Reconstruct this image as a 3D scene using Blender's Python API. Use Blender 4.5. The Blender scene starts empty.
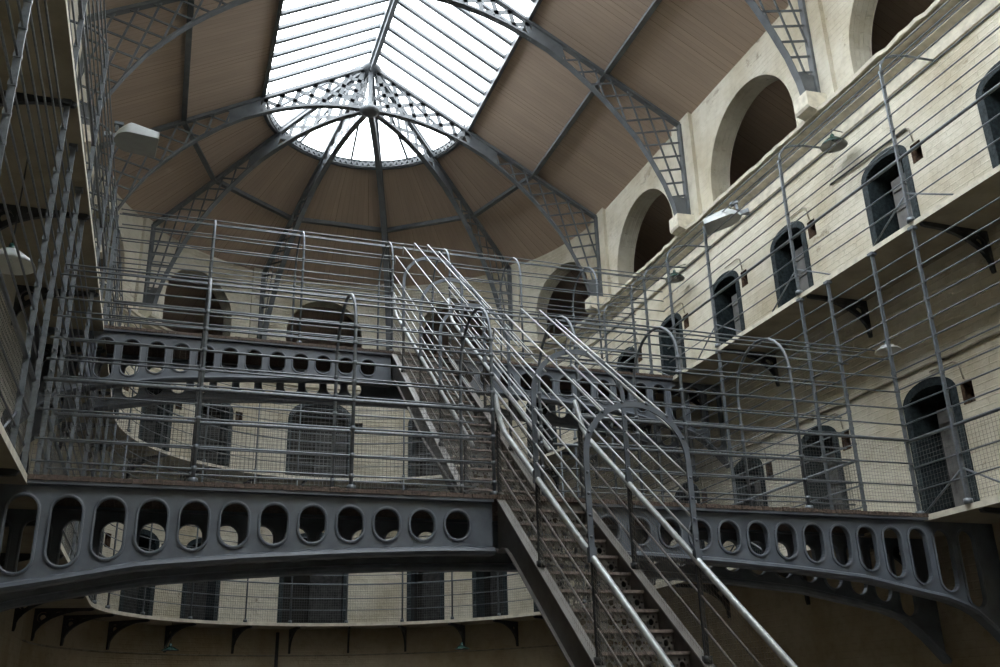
import bpy, math, random
from mathutils import Vector, Matrix
rnd = random.Random(7)
sc = bpy.context.scene
COL = sc.collection
PI = math.pi
sin, cos, sqrt = math.sin, math.cos, math.sqrt

# ------------------------------------------------------------------ dimensions (metres), eye height 1.6 at x=y=0
ZO = 1.6
XR, XL = 7.407, -1.041            # edges of the side landings
XC = 3.183                        # axis of the hall
YC = 16.80                        # where the round end begins
RW = 5.117                        # half width wall to wall
RS = 4.22                         # half width landing edge to landing edge
Z1, Z2 = 1.726 + ZO, 4.826 + ZO   # lower and upper landing
YN, YF = 7.984, 12.852            # front planes of the two footbridges
BW = 1.0                          # footbridge width
SLAB = 0.06
YBACK = -8.0

# ------------------------------------------------------------------ materials
def new_mat(name):
    m = bpy.data.materials.new(name); m.use_nodes = True
    nt = m.node_tree; b = nt.nodes['Principled BSDF']
    return m, nt, b
def N(nt, t, **k):
    n = nt.nodes.new(t)
    for a, v in k.items():
        if a in ('loc',): continue
        setattr(n, a, v)
    return n
def ramp(nt, fac, stops):
    r = N(nt, 'ShaderNodeValToRGB'); e = r.color_ramp.elements
    while len(e) < len(stops): e.new(0.5)
    for i, (p, c) in enumerate(stops):
        e[i].position = p; e[i].color = (c[0], c[1], c[2], 1)
    nt.links.new(fac, r.inputs[0]); return r.outputs[0]
def mixc(nt, f, a, b, blend='MIX'):
    m = N(nt, 'ShaderNodeMix', data_type='RGBA', blend_type=blend)
    for s, v in ((0, f), (6, a), (7, b)):
        if hasattr(v, 'node'): nt.links.new(v, m.inputs[s])
        elif s == 0: m.inputs[0].default_value = v
        else: m.inputs[s].default_value = (v[0], v[1], v[2], 1)
    return m.outputs[2]
def math_(nt, op, a, b=None):
    m = N(nt, 'ShaderNodeMath', operation=op)
    for i, v in enumerate((a, b)):
        if v is None: continue
        if hasattr(v, 'node'): nt.links.new(v, m.inputs[i])
        else: m.inputs[i].default_value = v
    return m.outputs[0]
def noise(nt, vec, scale, detail=4, rough=.55):
    n = N(nt, 'ShaderNodeTexNoise'); n.inputs['Scale'].default_value = scale
    n.inputs['Detail'].default_value = detail; n.inputs['Roughness'].default_value = rough
    if vec is not None: nt.links.new(vec, n.inputs['Vector'])
    return n.outputs['Fac']
def bump(nt, b, h, strength, dist=.02):
    n = N(nt, 'ShaderNodeBump'); n.inputs['Strength'].default_value = strength
    n.inputs['Distance'].default_value = dist
    nt.links.new(h, n.inputs['Height']); nt.links.new(n.outputs[0], b.inputs['Normal'])

def simple(name, c, rough=.5, metal=0., var=.12, scale=9, spec=.5, bstr=0., c2=None):
    m, nt, b = new_mat(name)
    geo = N(nt, 'ShaderNodeNewGeometry')
    f = noise(nt, geo.outputs['Position'], scale, 5)
    c2 = c2 or tuple(max(0, x*(1-var*2.2)) for x in c); c3 = tuple(min(1, x*(1+var)) for x in c)
    nt.links.new(ramp(nt, f, [(.3, c2), (.55, c), (.75, c3)]), b.inputs['Base Color'])
    b.inputs['Roughness'].default_value = rough; b.inputs['Metallic'].default_value = metal
    b.inputs['Specular IOR Level'].default_value = spec
    if bstr: bump(nt, b, f, bstr, .01)
    return m

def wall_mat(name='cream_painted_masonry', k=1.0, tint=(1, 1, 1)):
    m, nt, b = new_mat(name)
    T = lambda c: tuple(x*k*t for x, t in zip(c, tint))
    uv = N(nt, 'ShaderNodeUVMap').outputs[0]
    geo = N(nt, 'ShaderNodeNewGeometry').outputs['Position']
    br = N(nt, 'ShaderNodeTexBrick')
    nt.links.new(uv, br.inputs['Vector'])
    br.inputs['Scale'].default_value = 1.0
    br.inputs['Brick Width'].default_value = .24; br.inputs['Row Height'].default_value = .085
    br.inputs['Mortar Size'].default_value = .009; br.inputs['Mortar Smooth'].default_value = .6
    big = noise(nt, geo, .8, 4); mid = noise(nt, geo, 5, 6, .65); fine = noise(nt, geo, 26, 4)
    base = ramp(nt, mid, [(.25, T((.50, .467, .382))), (.48, T((.62, .587, .492))), (.75, T((.68, .648, .558)))])
    stain = ramp(nt, big, [(.36, (.80, .76, .68)), (.56, (1, 1, 1))])
    c = mixc(nt, 1.0, base, stain, 'MULTIPLY')
    # flaked patches where the paint has come away
    mp = N(nt, 'ShaderNodeMapping'); nt.links.new(geo, mp.inputs[0]); mp.inputs['Scale'].default_value = (1, .8, 1.6)
    fl = noise(nt, mp.outputs[0], 2.1, 8, .72)
    flm = ramp(nt, fl, [(.625, (0, 0, 0)), (.65, (1, 1, 1))])
    c = mixc(nt, math_(nt, 'MULTIPLY', flm, .5), c, (.34, .28, .2))
    nt.links.new(c, b.inputs['Base Color'])
    b.inputs['Roughness'].default_value = .75; b.inputs['Specular IOR Level'].default_value = .25
    h = math_(nt, 'ADD', math_(nt, 'MULTIPLY', br.outputs['Fac'], -.45), math_(nt, 'MULTIPLY', mid, 1.3))
    h = math_(nt, 'ADD', h, math_(nt, 'MULTIPLY', fine, .35))
    h = math_(nt, 'ADD', h, math_(nt, 'MULTIPLY', flm, -.8))
    bump(nt, b, h, .85, .02)
    return m
def board_mat():
    m, nt, b = new_mat('brown_ceiling_boards')
    uv = N(nt, 'ShaderNodeUVMap').outputs[0]
    sp = N(nt, 'ShaderNodeSeparateXYZ'); nt.links.new(uv, sp.inputs[0])
    u = math_(nt, 'MULTIPLY', sp.outputs[0], 9.0)
    fr = math_(nt, 'FRACT', u); fl = math_(nt, 'FLOOR', u)
    edge = math_(nt, 'LESS_THAN', fr, .07)
    wn = N(nt, 'ShaderNodeTexWhiteNoise', noise_dimensions='1D'); nt.links.new(fl, wn.inputs['W'])
    gap = math_(nt, 'GREATER_THAN', wn.outputs[0], .78)
    mp = N(nt, 'ShaderNodeMapping'); nt.links.new(uv, mp.inputs[0]); mp.inputs['Scale'].default_value = (6, .7, 1)
    f = noise(nt, mp.outputs[0], 2.5, 4)
    c = ramp(nt, f, [(.3, (.42, .328, .262)), (.7, (.465, .366, .294))])
    v = math_(nt, 'ADD', .955, math_(nt, 'MULTIPLY', wn.outputs[0], .09))
    cv = N(nt, 'ShaderNodeCombineXYZ')
    for i in range(3): nt.links.new(v, cv.inputs[i])
    c = mixc(nt, 1.0, c, cv.outputs[0], 'MULTIPLY')
    dark = math_(nt, 'MULTIPLY', edge, math_(nt, 'ADD', .28, math_(nt, 'MULTIPLY', gap, .45)))
    c = mixc(nt, dark, c, (.05, .035, .025))
    nt.links.new(c, b.inputs['Base Color']); b.inputs['Roughness'].default_value = .65
    b.inputs['Specular IOR Level'].default_value = .3
    bump(nt, b, math_(nt, 'MULTIPLY', edge, -1), .4, .01)
    return m
def glass_mat():
    m = bpy.data.materials.new('skylight_glass'); m.use_nodes = True
    nt = m.node_tree; nt.nodes.clear()
    out = N(nt, 'ShaderNodeOutputMaterial'); mx = N(nt, 'ShaderNodeMixShader')
    tr = N(nt, 'ShaderNodeBsdfTransparent'); gl = N(nt, 'ShaderNodeBsdfGlossy')
    tr.inputs[0].default_value = (.95, .97, .98, 1); gl.inputs['Roughness'].default_value = .15
    mx.inputs[0].default_value = .06
    nt.links.new(tr.outputs[0], mx.inputs[1]); nt.links.new(gl.outputs[0], mx.inputs[2])
    nt.links.new(mx.outputs[0], out.inputs[0]); return m

M = dict(
    wall=wall_mat(), lower_wall=wall_mat('tan_lower_masonry', .72, (1, .90, .78)), boards=board_mat(), glass=glass_mat(),  # lower_wall: same masonry, darker and browner below the lower landing
    iron=simple('grey_blue_ironwork_paint', (.115, .132, .158), .48, 0, .12, 6),
    roof_iron=simple('roof_ironwork_paint', (.115, .125, .135), .5, 0, .12, 6),
    cage=simple('grey_cage_paint', (.15, .168, .188), .38, .25, .15, 30),
    dark_iron=simple('dark_ironwork_paint', (.035, .037, .04), .5, 0, .2, 12),
    steel=simple('polished_steel_bar', (.46, .485, .50), .40, .45, .08, 20),
    worn=simple('worn_grey_steel', (.215, .205, .195), .42, .2, .12, 5), web=simple('dark_stringer_plate', (.085, .08, .076), .45, .1, .15, 8), riser=simple('dark_cast_riser', (.12, .112, .10), .5, 0, .2, 12),
    rust=simple('worn_brown_timber_edge', (.11, .078, .062), .8, 0, .4, 40, bstr=.5),
    tread=simple('worn_tread_edge', (.21, .17, .15), .6, 0, .3, 26, bstr=.3),
    slab=simple('brown_cream_soffit', (.33, .29, .215), .75, 0, .1, 3.5, .25, .25),  # landing top and underside, darker and browner than the slab edge
    slab_edge=simple('pale_cream_stone_edge', (.64, .60, .50), .7, 0, .12, 8, .25, .3),
    slate=simple('dark_slate_blue_paint', (.024, .034, .039), .6, 0, .6, 22, .2, .8, c2=(.007, .010, .012)),
    leaf=simple('grey_painted_door_leaf', (.155, .152, .15), .6, 0, .25, 5, .3), leaf_dark=simple('dark_door_leaf', (.030, .030, .030), .6, 0, .4, 9, .3),
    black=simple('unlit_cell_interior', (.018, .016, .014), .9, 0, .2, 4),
    niche=simple('bare_brick_in_niche', (.13, .085, .06), .9, 0, .4, 18, .2, .6),
    floor=simple('grey_flagstone_floor', (.09, .085, .075), .7, 0, .2, 2, .3, .3),
    enamel=simple('pale_grey_lamp_enamel', (.52, .55, .56), .35, 0, .06, 6),
    lamp_grey=simple('grey_lamp_lining', (.30, .31, .30), .5, 0, .05, 6),
    enamel_in=simple('white_lamp_inside', (.62, .63, .60), .5, 0, .05, 6),
    green=simple('dark_green_lamp_enamel', (.03, .075, .065), .25, 0, .2, 6),
    pipe=simple('painted_conduit', (.30, .27, .21), .6, 0, .2, 8),
    wire=simple('grey_wire_mesh', (.12, .125, .125), .5, .3, .1, 10),
    wire2=simple('brown_grey_wire_mesh', (.23, .215, .19), .5, .3, .1, 10),
)

# ------------------------------------------------------------------ mesh helpers
class MB:
    def __init__(s): s.v = []; s.f = []; s.uv = []; s.m = []; s.sm = []
    def add(s, vs, fs, uv=None, mi=0, smooth=False):
        b = len(s.v); s.v += [tuple(v) for v in vs]
        s.uv += uv if uv else [(0, 0)]*len(vs)
        for f in fs: s.f.append(tuple(b+i for i in f)); s.m.append(mi); s.sm.append(smooth)
    def quad(s, a, b, c, d, uv=None, mi=0): s.add([a, b, c, d], [(0, 1, 2, 3)], uv, mi)
    def box(s, x0, x1, y0, y1, z0, z1, mi=0):
        vs = [(x, y, z) for x in (x0, x1) for y in (y0, y1) for z in (z0, z1)]
        s.add(vs, [(0, 1, 3, 2), (4, 6, 7, 5), (0, 4, 5, 1), (2, 3, 7, 6), (0, 2, 6, 4), (1, 5, 7, 3)], mi=mi)
    def bar(s, a, b, w, h, up=(0, 0, 1), mi=0):
        a = Vector(a); b = Vector(b); d = (b-a)
        if d.length < 1e-6: return
        d.normalize(); up = Vector(up)
        side = d.cross(up)
        if side.length < 1e-4: side = d.cross(Vector((1, 0, 0)))
        side.normalize(); u2 = side.cross(d)
        vs = []
        for p in (a, b):
            for i, j in ((-1, -1), (1, -1), (1, 1), (-1, 1)): vs.append(p+side*(w/2*i)+u2*(h/2*j))
        s.add(vs, [(0, 1, 5, 4), (1, 2, 6, 5), (2, 3, 7, 6), (3, 0, 4, 7), (3, 2, 1, 0), (4, 5, 6, 7)], mi=mi)
    def tube(s, pts, r, n=6, closed=False, mi=0, radii=None):
        pts = [Vector(p) for p in pts]; L = len(pts)
        vs = []; prev = None
        for i, p in enumerate(pts):
            if closed: d = pts[(i+1) % L]-pts[i-1]
            else: d = pts[min(i+1, L-1)]-pts[max(i-1, 0)]
            d.normalize()
            if prev is None:
                a = d.cross(Vector((0, 0, 1)))
                if a.length < 1e-3: a = d.cross(Vector((1, 0, 0)))
            else:
                a = prev-d*prev.dot(d)
            a.normalize(); prev = a; b = d.cross(a)
            rr = radii[i] if radii else r
            for k in range(n):
                t = 2*PI*k/n; vs.append(p+a*(rr*cos(t))+b*(rr*sin(t)))
        fs = []
        for i in range(L if closed else L-1):
            j = (i+1) % L
            for k in range(n): fs.append((i*n+k, i*n+(k+1) % n, j*n+(k+1) % n, j*n+k))
        if not closed: fs += [tuple(range(n))[::-1], tuple((L-1)*n+k for k in range(n))]
        s.add(vs, fs, mi=mi, smooth=True)
    def wire(s, a, b, r, mi=0):
        # three-sided wire of a woven mesh
        a = Vector(a); b = Vector(b); d = (b-a).normalized()
        p = d.cross(Vector((0, 0, 1)))
        if p.length < 1e-3: p = d.cross(Vector((1, 0, 0)))
        p.normalize(); q = d.cross(p); vs = []
        for e in (a, b):
            for k in range(3):
                t = 2*PI*k/3; vs.append(e+p*(r*cos(t))+q*(r*sin(t)))
        s.add(vs, [(0, 1, 4, 3), (1, 2, 5, 4), (2, 0, 3, 5)], mi=mi)
    def lathe(s, c, prof, n=24, mi=0, sx=1, sy=1):
        vs = []
        for r, z in prof:
            for k in range(n):
                t = 2*PI*k/n; vs.append((c[0]+r*cos(t)*sx, c[1]+r*sin(t)*sy, c[2]+z))
        fs = []
        for i in range(len(prof)-1):
            for k in range(n): fs.append((i*n+k, i*n+(k+1) % n, (i+1)*n+(k+1) % n, (i+1)*n+k))
        s.add(vs, fs, mi=mi, smooth=True)
    def ribbon(s, path, prof, closed=False, mi=0, caps=True):
        # path: function (i)->callable mapping (a,b) profile coords to 3-D
        n = len(prof); vs = []
        for fn in path:
            for a, b in prof: vs.append(fn(a, b))
        L = len(path); fs = []
        for i in range(L if closed else L-1):
            j = (i+1) % L
            for k in range(n): fs.append((i*n+k, i*n+(k+1) % n, j*n+(k+1) % n, j*n+k))
        if caps and not closed: fs += [tuple(range(n))[::-1], tuple((L-1)*n+k for k in range(n))]
        s.add(vs, fs, mi=mi)
    def build(s, name, mats, parent=None):
        me = bpy.data.meshes.new(name)
        o = Vector((0, 0, 0)); p = parent
        while p is not None: o = o+p.location; p = p.parent
        me.from_pydata([tuple(Vector(v)-o) for v in s.v], [], s.f)
        if not isinstance(mats, (list, tuple)): mats = [mats]
        for m in mats: me.materials.append(m)
        me.polygons.foreach_set('material_index', s.m)
        me.polygons.foreach_set('use_smooth', s.sm)
        ul = me.uv_layers.new(name='UVMap'); d = []
        for lp in me.loops: d += s.uv[lp.vertex_index]
        ul.data.foreach_set('uv', d); me.update()
        ob = bpy.data.objects.new(name, me); COL.objects.link(ob)
        if parent is not None: ob.parent = parent
        return ob

def tag(o, label=None, cat=None, group=None, kind=None):
    if label: o['label'] = label
    if cat: o['category'] = cat
    if group: o['group'] = group
    if kind: o['kind'] = kind
    return o
def thing(name, loc, label, cat, group=None, kind=None):
    o = bpy.data.objects.new(name, None); COL.objects.link(o); o.location = loc
    o.empty_display_size = .2
    return tag(o, label, cat, group, kind)

# wall path: s along the horseshoe at the wall face, off > 0 towards the hall
def pos(s, off, z):
    L = PI*RW
    if s < 0: return (XC+RW-off, YC+s, z)
    if s > L: return (XC-RW+off, YC-(s-L), z)
    t = s/RW
    return (XC+(RW-off)*cos(t), YC+(RW-off)*sin(t), z)
LA = PI*RW
def s_right(y): return y-YC
def s_left(y): return LA+(YC-y)
def s_ang(deg): return math.radians(deg)*RW

def columns(mb, u0, u1, zlo, zhi, ops, fn, step=.3, mi=0, n=12, flip=False):
    """sheet over u0..u1 between zlo(u) and zhi(u) with openings (a,b,lo(u),hi(u)) left out"""
    bp = {u0, u1}
    k = max(1, int(math.ceil((u1-u0)/step)))
    for i in range(k+1): bp.add(u0+(u1-u0)*i/k)
    for a, b, lo, hi, sub in ops:
        for i in range(sub+1):
            t = i/sub
            if sub > 2: t = .5-.5*cos(PI*t)
            bp.add(a+(b-a)*t)
    bp = sorted(x for x in bp if u0-1e-6 <= x <= u1+1e-6)
    q = [bp[0]]
    for x in bp[1:]:
        if x-q[-1] > 1e-5: q.append(x)
    for a, b in zip(q[:-1], q[1:]):
        m = (a+b)/2
        act = sorted([o for o in ops if o[0] < m < o[1]], key=lambda o: o[2](m))
        lo = zlo
        iv = []
        for o in act: iv.append((lo, o[2])); lo = o[3]
        iv.append((lo, zhi))
        for l, h in iv:
            if h(m)-l(m) < 1e-4: continue
            P = [(a, l(a)), (b, l(b)), (b, h(b)), (a, h(a))]
            if flip: P = P[::-1]
            mb.add([fn(*p) for p in P], [(0, 1, 2, 3)], [tuple(p) for p in P], mi)

def arch_hi(c, hw, spring, rise):
    def f(u):
        t = (u-c)/hw; t = max(-1, min(1, t))
        return spring+rise*sqrt(max(0, 1-t*t))
    return f
def arch_outline(c, hw, sill, spring, rise, n=14, close=False):
    pts = [(c-hw, sill)]
    for i in range(n+1):
        t = PI*(1-i/n); pts.append((c+hw*cos(t), spring+rise*sin(t)))
    pts.append((c+hw, sill)); return pts
const = lambda z: (lambda u: z)

# ------------------------------------------------------------------ openings
doors = []      # (s, level z, half width, spring above floor, rise, label, leaf share)
ys = [-1.2, .75, 2.7, 4.6, 6.5, 8.5, 10.62, 12.38, 14.25, 16.05]
ordw = {6.5: 'at the right edge of the photo', 8.5: 'nearest the camera', 10.62: 'second along', 12.38: 'third along', 14.25: 'fourth along', 16.05: 'farthest along'}
for lvl, zz in (('upper', Z2), ('lower', Z1)):
    for y in ys:
        w = ordw.get(y, 'behind the camera side, %s' % ('closest', 'next', 'further', 'last')[ys.index(y)] if y < 6 else '')
        if y < 6: w = ('hidden nearer the camera, ' + ('fourth back', 'third back', 'second back', 'first back')[ys.index(y)])
        if lvl == 'lower' and y == 6.5: w = 'hidden past the right edge of the photo'
        doors.append((s_right(y), zz, .33, 1.50, .13, 'dark cell door, %s landing, right wall, %s' % (lvl, w), .42, lvl))
    aw = {-28: ('right', 'next to'), -45: ('right', 'two from'), -62: ('right', 'three from'), -79: ('right', 'four from'),
          28: ('left', 'next to'), 45: ('left', 'two from'), 62: ('left', 'three from'), 79: ('left', 'four from')}
    for a, (sd, w) in aw.items():
        doors.append((s_ang(90+a), zz, .33, 1.50, .15, 'narrow cell doorway, curved wall, %s landing, %s the wide doorway, %s' % (lvl, w, sd), .45, lvl))
    doors.append((s_ang(90), zz, .66, 1.55, .40, 'wide arched doorway, middle of the curved end wall, %s landing' % lvl, .5, lvl))
    for i, y in enumerate((16.05, 14.25, 12.38, 10.62, 8.5, 6.5)):
        doors.append((s_left(y), zz, .33, 1.50, .15, 'dark cell door on the left wall, %s landing, %s from the curved end' % (lvl, ('first', 'second', 'third', 'fourth', 'fifth', 'sixth')[i]), .42, lvl))

ops = []
for s, z, hw, sp, rise, lab, lf, lvl in doors:
    ops.append((s-hw, s+hw, const(z), arch_hi(s, hw, z+sp, rise), 10))
niches = []
for s, z, hw, sp, rise, lab, lf, lvl in doors:
    sn = s-hw-.24
    niches.append((sn, z+1.40)); ops.append((sn-.085, sn+.085, const(z+1.27), const(z+1.53), 1))
ZSILL = 7.66+ZO
RIBY = [YC, YC-3.72, YC-7.44]
arches = []
for yc_, nm in ((14.95, 'b'), (11.21, 'a'), (7.50, 'c'), (3.78, 'd'), (.06, 'e'), (-3.66, 'f')):
    arches.append((s_right(yc_), 1.20, 8.22+ZO)); arches.append((s_left(yc_), 1.20, 8.22+ZO))
for a in (18, 54, 90, 126, 162): arches.append((s_ang(a), .92, 8.52+ZO))
for s, r, sp in arches: ops.append((s-r, s+r, const(ZSILL), arch_hi(s, r, sp, r), 22))
ZTOP = 9.99+ZO

def wall_piece(name, s0, s1, label):
    mb = MB()
    mine = [o for o in ops if o[0] > s0-.01 and o[1] < s1+.01]
    columns(mb, s0, s1, const(Z1-.03), const(ZTOP), mine, lambda s, z: pos(s, 0, z), .25)
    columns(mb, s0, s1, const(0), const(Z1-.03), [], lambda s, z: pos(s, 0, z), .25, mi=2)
    def reveal(out, depth, mi=0):
        for (a, za), (b, zb) in zip(out[:-1], out[1:]):
            vs = [pos(a, 0, za), pos(b, 0, zb), pos(b, -depth, zb), pos(a, -depth, za)]
            mb.add(vs, [(0, 1, 2, 3)], [(a+za, 0), (b+zb, 0), (b+zb, depth), (a+za, depth)], mi)
    for s, r, sp in arches:
        if s0 <= s <= s1:
            reveal(arch_outline(s, r, ZSILL, sp, r, 26), .38)
            # inner face of the clerestory wall round the arch is closed by the aisle shell
    for s, z in niches:
        if s0 <= s <= s1:
            o = [(s-.085, z-.13), (s-.085, z+.13), (s+.085, z+.13), (s+.085, z-.13), (s-.085, z-.13)]
            reveal(o, .2, 1)
            mb.quad(*[pos(u, -.2, w) for u, w in o[:4]], mi=1)
    # inner skin of the clerestory storey
    mine = [(s-r, s+r, const(ZSILL), arch_hi(s, r, sp, r), 22) for s, r, sp in arches if s0 <= s <= s1]
    columns(mb, s0, s1, const(ZSILL-.2), const(ZTOP+.2), mine, lambda s, z: pos(s, -.38, z), .4)
    # pilasters behind the roof ribs
    ss = []
    for y in RIBY+[RIBY[-1]-3.72, RIBY[-1]-7.44]: ss += [s_right(y), s_left(y)]
    for a in (36, 72, 108, 144): ss.append(s_ang(a))
    ss = sorted(set(0.0 if abs(c) < 1e-6 else LA if abs(c-LA) < 1e-6 else c for c in ss))
    for c in ss:
        if not (s0 <= c < s1 or (name == 'wall_left' and c == LA)): continue
        hw = .31 if (c < .1 or c > LA-.1) else .24
        a, b = c-hw, c+hw
        for u0, u1 in ((a, c), (c, b)):
            mb.add([pos(u0, .07, ZSILL), pos(u1, .07, ZSILL), pos(u1, .07, ZTOP-.03), pos(u0, .07, ZTOP-.03)], [(0, 1, 2, 3)], [(u0, ZSILL), (u1, ZSILL), (u1, ZTOP), (u0, ZTOP)])
        for u in (a, b): mb.add([pos(u, 0, ZSILL), pos(u, .07, ZSILL), pos(u, .07, ZTOP-.03), pos(u, 0, ZTOP-.03)], [(0, 1, 2, 3)], [(u, ZSILL), (u+.07, ZSILL), (u+.07, ZTOP), (u, ZTOP)])
        mb.add([pos(a, 0, ZTOP-.03), pos(a, .07, ZTOP-.03), pos(b, .07, ZTOP-.03), pos(b, 0, ZTOP-.03)], [(0, 1, 2, 3)])
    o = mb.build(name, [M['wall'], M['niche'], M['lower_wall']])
    tag(o, label, 'wall', kind='structure'); return o
wall_piece('wall_right', s_right(YBACK), 0, 'cream painted masonry wall along the right, two rows of cell doors below arches')
wall_piece('wall_far', 0, LA, 'curved cream painted end wall with cell doors and arched openings')
wall_piece('wall_left', LA, s_left(YBACK), 'cream painted masonry wall along the left behind the landing cages')
mb = MB(); mb.quad((-6, YBACK, 0), (13, YBACK, 0), (13, YBACK, 14), (-6, YBACK, 14)); tag(mb.build('wall_near', M['wall']), 'plain cream end wall behind the camera', 'wall', kind='structure')
mb = MB(); mb.box(-6, 13, YBACK, 26, -.2, 0); tag(mb.build('floor', M['floor']), 'grey flagstone ground floor of the hall', 'floor', kind='structure')

# aisle shell behind the arches (outer wall and floor above the cells)
OFF = 2.6
def zroof(r): return 9.94+ZO+.572*(5.09-r)
mb = MB(); n = 60
S = [s_right(YBACK)]+[LA*i/n for i in range(n+1)]+[s_left(YBACK)]
zo = zroof(RW+OFF)
for a, b in zip(S[:-1], S[1:]):
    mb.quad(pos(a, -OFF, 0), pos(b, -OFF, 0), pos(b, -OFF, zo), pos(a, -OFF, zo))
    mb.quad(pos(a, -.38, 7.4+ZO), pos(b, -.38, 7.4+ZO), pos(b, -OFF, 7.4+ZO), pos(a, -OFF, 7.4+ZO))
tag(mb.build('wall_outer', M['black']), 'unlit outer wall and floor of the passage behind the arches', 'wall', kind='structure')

# ceiling boards
mb = MB(); r0, r1 = 2.155, RW+OFF
for sg in (-1, 1):
    for y0, y1 in ((YBACK, YC-11.16), (YC-11.16, YC-7.44), (YC-7.44, YC-3.72), (YC-3.72, YC)):
        for ra, rb in ((r0, 3.61), (3.61, r1)):
            jig = (0 if ra < 3 else .37)+(.2 if sg > 0 else 0)+y0*.11
            P = [(XC+sg*ra, y0, zroof(ra)), (XC+sg*ra, y1, zroof(ra)), (XC+sg*rb, y1, zroof(rb)), (XC+sg*rb, y0, zroof(rb))]
            mb.add(P, [(0, 1, 2, 3)], [(y0+jig, ra), (y1+jig, ra), (y1+jig, rb), (y0+jig, rb)])
for i in range(60):
    a, b = PI*i/60, PI*(i+1)/60
    for ra, rb, u in ((r0, 3.61, 3.0), (3.61, 5.2, 4.4), (5.2, r1, 5)):
        P = [(XC+r*cos(t), YC+r*sin(t), zroof(r)) for t, r in ((a, ra), (b, ra), (b, rb), (a, rb))]
        mb.add(P, [(0, 1, 2, 3)], [(a*u, ra), (b*u, ra), (b*u, rb), (a*u, rb)])
tag(mb.build('ceiling', M['boards']), 'sloping ceiling of narrow brown painted boards', 'ceiling', kind='structure')

# ------------------------------------------------------------------ cornice and corbels
mb = MB()
prof = [(0, 7.16), (.05, 7.17), (.06, 7.24), (.015, 7.26), (.025, 7.39), (.11, 7.43), (.12, 7.46), (.06, 7.475), (.08, 7.53), (.21, 7.55), (.22, 7.575), (.19, 7.585), (.20, 7.605), (.27, 7.61), (.28, 7.66), (.0, 7.72)]
path = []
k = 0; s = s_right(YBACK)
SS = []
while s < s_left(YBACK)+.01: SS.append(s); s += .14
def cfn(s):
    j1, j2 = rnd.uniform(-.02, .008), rnd.uniform(-.02, .008)
    def f(a, z): return pos(s, a+(j1 if a > .25 else 0), z+ZO+(j2 if a > .26 and z > 7.6 else 0))
    return f
mb.ribbon([cfn(s) for s in SS], prof)
tag(mb.build('trim_1', M['slab_edge']), 'chipped cream cornice running round the hall below the arches', 'cornice', kind='structure')

def corbel(s, label):
    mb = MB()
    hw = .15
    pts = [(0, 7.62), (.18, 7.60), (.39, 7.67), (.41, 7.71), (.41, 7.92), (0, 7.94)]
    mb.ribbon([(lambda u: (lambda a, z: pos(s+u, a, z+ZO)))(u) for u in (-hw, -hw+.001, hw-.001, hw)], pts)
    o = mb.build('stone_corbel', M['slab_edge'])
    return tag(o, label, 'corbel', 'stone corbels under the roof ribs')
for i, y in enumerate(RIBY):
    w = ('at the start of the curved end', 'between the first and second side arch', 'between the second and third side arch')[i]
    corbel(s_right(y), 'stone corbel under a rib foot, right cornice, '+w)
    corbel(s_left(y), 'stone corbel under a rib foot, left cornice, '+w)
for a, w in ((36, 'far right'), (72, 'inner right'), (108, 'inner left'), (144, 'far left')):
    corbel(s_ang(a), 'cream stone corbel carrying the %s rib foot on the curved cornice' % w)

# ------------------------------------------------------------------ doors
for i, (s, z, hw, sp, rise, lab, lf, lvl) in enumerate(doors):
    t = thing('door_%d' % (i+1), pos(s, 0, z), lab, 'door', kind='structure')
    B = .10
    mb = MB()
    inn = arch_outline(s, hw, z, z+sp, rise, 14); out = arch_outline(s, hw+B, z, z+sp, rise+B, 14)
    for k in range(len(inn)-1):
        a, b, c, d = inn[k], inn[k+1], out[k+1], out[k]
        mb.quad(pos(a[0], .012, a[1]), pos(b[0], .012, b[1]), pos(c[0], .012, c[1]), pos(d[0], .012, d[1]))
        mb.quad(pos(d[0], .012, d[1]), pos(c[0], .012, c[1]), pos(c[0], 0, c[1]), pos(d[0], 0, d[1]))
    mb.build('door_surround', M['slate'], t)
    mb = MB()
    for k in range(len(inn)-1):
        a, b = inn[k], inn[k+1]
        mb.quad(pos(a[0], .012, a[1]), pos(b[0], .012, b[1]), pos(b[0], -.42, b[1]), pos(a[0], -.42, a[1]), mi=0)
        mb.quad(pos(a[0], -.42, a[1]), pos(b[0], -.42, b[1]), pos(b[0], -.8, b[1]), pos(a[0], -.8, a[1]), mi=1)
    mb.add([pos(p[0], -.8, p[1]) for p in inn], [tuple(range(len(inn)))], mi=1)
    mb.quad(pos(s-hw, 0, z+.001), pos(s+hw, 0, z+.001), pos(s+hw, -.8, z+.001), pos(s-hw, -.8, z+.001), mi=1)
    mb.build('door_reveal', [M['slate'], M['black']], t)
    mb = MB()
    e = hw-.01
    straight = s < 0 or s > LA
    if straight: a, b, dp = s-e, s+hw*.42, .20
    elif hw > .5: a, b, dp = s-e, s+.03, .34
    else: a, b, dp = s-e, s+e*.45, .34
    hh = sp-.10
    def slab_(p0, p1, q0, q1, f0, f1):
        vs = []
        for off in (-f0, -f1): vs += [pos(p0, off, z+q0), pos(p1, off, z+q0), pos(p1, off, z+q1), pos(p0, off, z+q1)]
        mb.add(vs, [(0, 1, 2, 3), (7, 6, 5, 4), (0, 4, 5, 1), (1, 5, 6, 2), (2, 6, 7, 3), (3, 7, 4, 0)])
    slab_(a, b, .02, hh, dp, dp+.05)
    for q in (.18, .95, 1.22): slab_(a+.02, b-.02, q, q+.07, dp-.02, dp)
    lm = M['leaf'] if straight else M['leaf_dark']
    mb.build('door_leaf', lm, t)

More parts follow.
